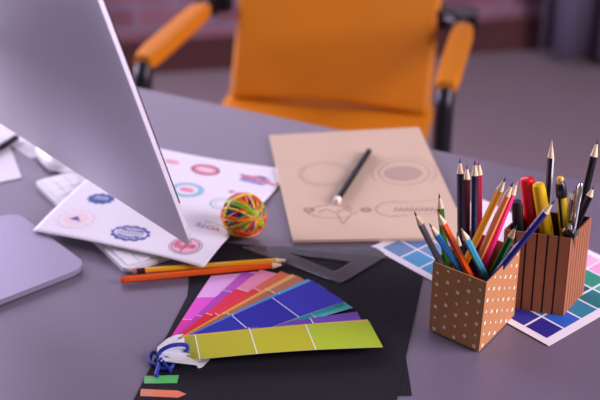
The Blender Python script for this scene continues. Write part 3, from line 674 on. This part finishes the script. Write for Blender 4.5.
# ---------------------------------------------------------------- rubber band ball
def ball():
    r = .0292; c = at(244, 217.5, r); c.z = DZ + r + .0028; t = thing('rubber_band_ball', 'multicoloured ball wound from rubber bands beside the badge sheet', 'ball', Vector((c.x, c.y, DZ)))
    cc = Vector((0, 0, c.z - DZ)); rb = [mat('band_%s' % n, col, .45) for n, col in (('orange', (240, 116, 20)), ('lime', (150, 196, 40)), ('red', (222, 52, 40)), ('green', (40, 140, 66)), ('yellow', (250, 190, 40)), ('blue', (40, 60, 170)), ('magenta', (208, 50, 130)), ('purple', (90, 40, 130)))]
    bm = NB(); bmesh.ops.create_uvsphere(bm, u_segments=28, v_segments=18, radius=r - .003, matrix=Matrix.Translation(cc)); obj('core', bm, mat('band_core', (120, 50, 40), .6), t, smooth=True)
    rnd = random.Random(11); order = [3, 5, 6, 2, 7, 5, 2, 3, 6, 5, 3, 2, 5, 7, 3, 2, 6, 0, 5, 3, 2, 6, 0, 3, 2, 5, 4, 0, 2, 3, 3, 0, 1, 4, 2, 0, 3, 4, 1, 0, 2, 0, 1, 4, 0]
    for k, ci in enumerate(order):
        ax = Vector((rnd.gauss(0, 1), rnd.gauss(0, 1), rnd.gauss(0, 1))).normalized(); u = ax.orthogonal().normalized(); v = ax.cross(u)
        rk = r - .0024 + .0024 * k / len(order); off = rnd.uniform(-.006, .006); rr_ = math.sqrt(rk * rk - off * off); ph = rnd.uniform(0, 6); am = rnd.uniform(0, .0012)
        bm = NB(); tube(bm, [cc + (u * math.cos(a) + v * math.sin(a)) * rr_ + ax * (off + am * math.sin(2 * a + ph)) for a in [2 * math.pi * q / 40 for q in range(40)]], rnd.uniform(.0016, .0026), 8, closed=True, flat=.7)
        obj('rubber_band', bm, rb[ci], t, smooth=True)
ball()

# ---------------------------------------------------------------- colour fan
def colour_fan():
    piv = at(163, 350, .004); O = Vector((piv.x, piv.y, DZ + .001))
    t = thing('colour_fan', 'spread fan deck of paint colour strips tied with a blue cord on black paper', 'colour fan', O)
    line = mat('strip_white', (236, 222, 240), .6); tabw = mat('strip_tab_white', (232, 220, 240), .7)
    # name, far left px, near left px, far right px, near right px, z, cell fractions, colours
    ST = [
     ('lilac', (211, 276), (169, 340), (262, 271), (192, 346), .0015, [0, .30, .64, 1], [(226, 50, 170), (236, 80, 214), (246, 172, 246)]),
     ('purple', (243, 272), (172, 339), (283, 277), (192, 347), .0022, [0, .33, .70, 1], [(190, 56, 176), (180, 66, 190), (196, 84, 204)]),
     ('red_pink', (260.5, 269.5), (175, 338.5), (304, 280), (194, 347), .0029, [0, .34, .70, 1], [(222, 24, 52), (236, 44, 84), (252, 140, 182)]),
     ('terracotta', (281, 271), (178, 338), (318, 286), (196, 348), .0036, [0, .34, .72, 1], [(212, 36, 48), (232, 60, 62), (226, 104, 80)]),
     ('tan', (292, 274), (181, 337), (328, 293), (198, 349), .0043, [0, .36, .74, 1], [(240, 140, 60), (236, 160, 80), (240, 172, 100)]),
     ('brown', (297, 275.5), (184, 336.5), (334, 297), (200, 350), .0050, [0, .36, .74, 1], [(170, 90, 60), (182, 104, 76), (190, 118, 92)]),
     ('sky', (308, 279), (186, 336), (338, 300), (200, 352), .0057, [0, .36, .74, 1], [(54, 130, 214), (66, 146, 224), (90, 166, 232)]),
     ('turquoise', (318, 284), (190, 336.5), (352.5, 307.5), (203, 354), .0060, [0, .4, .75, 1], [(60, 150, 190), (66, 170, 200), (80, 190, 206)]),
     ('blue', (312, 280.5), (188, 336), (344.5, 301.5), (203, 352), .0068, [0, .34, .665, 1], [(30, 34, 166), (34, 30, 168), (50, 46, 190)]),
     ('violet', (357, 311.5), (185, 338), (365, 327), (203, 356), .0076, [0, .36, .72, 1], [(96, 50, 150), (104, 60, 170), (112, 70, 182)]),
     ('amber', (367.5, 319.3), (182, 335.6), (381, 345), (186, 359), .0084, [0, .065, .355, .655, 1], [(220, 150, 60), (224, 160, 70), (226, 168, 90), (226, 176, 110)]),
     ('olive', (369, 321), (183, 337), (383, 347), (187, 360.5), .0095, [0, .065, .355, .655, 1], [(160, 154, 24), (184, 172, 30), (186, 176, 32), (174, 188, 44)])]
    for nm, FL, NL, FR, NR, z, cells, cols in ST:
        zf = z + (.002 if nm in ('olive', 'blue') else 0)
        P = [rel(O, at(*q, zz_)) for q, zz_ in ((NL, z), (NR, z), (FR, zf), (FL, zf))]
        bm = NB(); ms = [line]; th = Vector((0, 0, .00035)); N = 24
        nv, sag = N, (.003 if nm == 'olive' else .001)
        def surf(s, w_):
            p = P[0].lerp(P[3], s).lerp(P[1].lerp(P[2], s), w_); return p + Vector((0, 0, sag * math.sin(s * math.pi)))
        marks = sorted(set(cells) | {k / N for k in range(N)} | {c + .0028 for c in cells[1:-1]} | {c - .0028 for c in cells[1:-1]})
        rows = [[bm.verts.new(surf(s, w_)) for w_ in (0, 1)] + [bm.verts.new(surf(s, w_) - th) for w_ in (1, 0)] for s in marks]
        for c in cols: ms.append(mat('strip_%s_%d_%d_%d' % ((nm,) + c), c, .6, spec=.25))
        for s0, s1, a, b in zip(marks, marks[1:], rows, rows[1:]):
            m_ = (s0 + s1) / 2; idx = max(i for i, c in enumerate(cells) if c <= m_); isl = any(abs(m_ - c) < .0028 for c in cells[1:-1])
            for q in range(4):
                f = bm.faces.new((a[q], b[q], b[(q + 1) % 4], a[(q + 1) % 4])); f.material_index = 0 if (isl or q != 0) else 1 + idx
        bm.faces.new(rows[0]); bm.faces.new(rows[-1][::-1])
        obj('colour_strip', bm, ms, t)['label'] = nm.replace('_', ' ') + ' colour strip'
    # white strip ends gathered at the tie
    px = [((168, 338), (184, 334)), ((172, 337), (190, 336)), ((176, 339), (193, 344)), ((178, 342), (196, 350)), ((180, 346), (198, 356)), ((180, 350), (201, 361)), ((181, 354), (204, 366)), ((184, 337), (187, 360))]
    for k, (a, b) in enumerate(px):
        z = .0025 + k * .0009; p0 = rel(O, at(157, 347 + k * .7, z)); p1 = rel(O, at(161, 358 + k * .5, z)); pa = rel(O, at(*a, z + .002)); pb = rel(O, at(*b, z + .001))
        bm = NB(); q = [p0, p1, pb, pa]; mid = (pa + pb) / 2 + Vector((0, 0, .0015)); pm = (p0 + p1) / 2 + Vector((0, 0, .001))
        for A in ([p0, pm, mid, pa], [pm, p1, pb, mid]):
            hexa(bm, [v - Vector((0, 0, .0003)) for v in A], A)
        obj('strip_end', bm, tabw, t)
    bm = NB(); q = [rel(O, at(*p, .0015)) for p in ((186, 358), (198, 368), (202, 367), (210, 359))]; hexa(bm, [v - Vector((0, 0, .0004)) for v in q], [v + Vector((0, 0, .002 if i == 1 else 0)) for i, v in enumerate(q)]); obj('strip_end', bm, tabw, t)
    cord = mat('blue_cord', (32, 52, 160), .55)
    def path(pts, name='cord', r=.0023):
        bm = NB(); tube(bm, smooth_path([rel(O, at(x, y, z)) for x, y, z in pts], 6), r, 8); obj(name, bm, cord, t, smooth=True)
    path([(158, 362, .004), (160, 352, .012), (170, 346, .0185), (181, 344.5, .018), (187.5, 346, .0155), (187, 350, .012), (184, 352, .0105)], r=.0024)
    path([(162, 359, .004), (154, 352, .007), (150, 357, .004), (151, 363, .003), (158, 365, .004), (164, 358, .007)])
    path([(152, 362, .003), (160, 368, .003), (170, 368, .003), (173, 362, .006), (166, 358, .008), (159, 362, .005)])
    path([(160, 360, .006), (158, 368, .004), (156, 374, .003), (158, 376, .003)]); path([(163, 361, .008), (166, 366, .005), (171, 371, .003)])
    bm = NB(); bmesh.ops.create_uvsphere(bm, u_segments=14, v_segments=10, radius=.0042, matrix=Matrix.Translation(rel(O, at(161, 361, .006)))); obj('knot', bm, cord, t, smooth=True)
colour_fan()

# ---------------------------------------------------------------- sticky page flags
def flag(px, split, c1, c2, label):
    P = [at(*p, .0012) for p in px]; O = Vector((P[0].x, P[0].y, DZ + .0010)); t = thing('page_flag', label, 'sticky flag', O)
    bm = NB(); q = [Vector((p.x - O.x, p.y - O.y, 0)) for p in P]; n = len(q)
    hexa(bm, q, [v + Vector((0, 0, .0002)) for v in q]); obj('film', bm, mat(c1[0], c1[1], .4), t)
    bm = NB(); e = [q[0], q[0].lerp(q[1], split), q[-1].lerp(q[-2], split), q[-1]]; hexa(bm, [v + Vector((0, 0, .00025)) for v in e], [v + Vector((0, 0, .0004)) for v in e]); obj('adhesive_end', bm, mat(c2[0], c2[1], .3), t)
flag([(144.5, 376), (179, 375), (177, 383), (144, 383.5)][::-1], .35, ('flag_green', (84, 190, 104)), ('flag_green_pale', (104, 180, 116)), 'small green sticky page flag near the blue cord')
flag([(141, 389), (178, 390.5), (186.5, 394), (178, 397.5), (140, 396)], .35, ('flag_orange', (236, 120, 92)), ('flag_orange_pale', (222, 136, 112)), 'small orange arrow-shaped sticky flag below the green one')
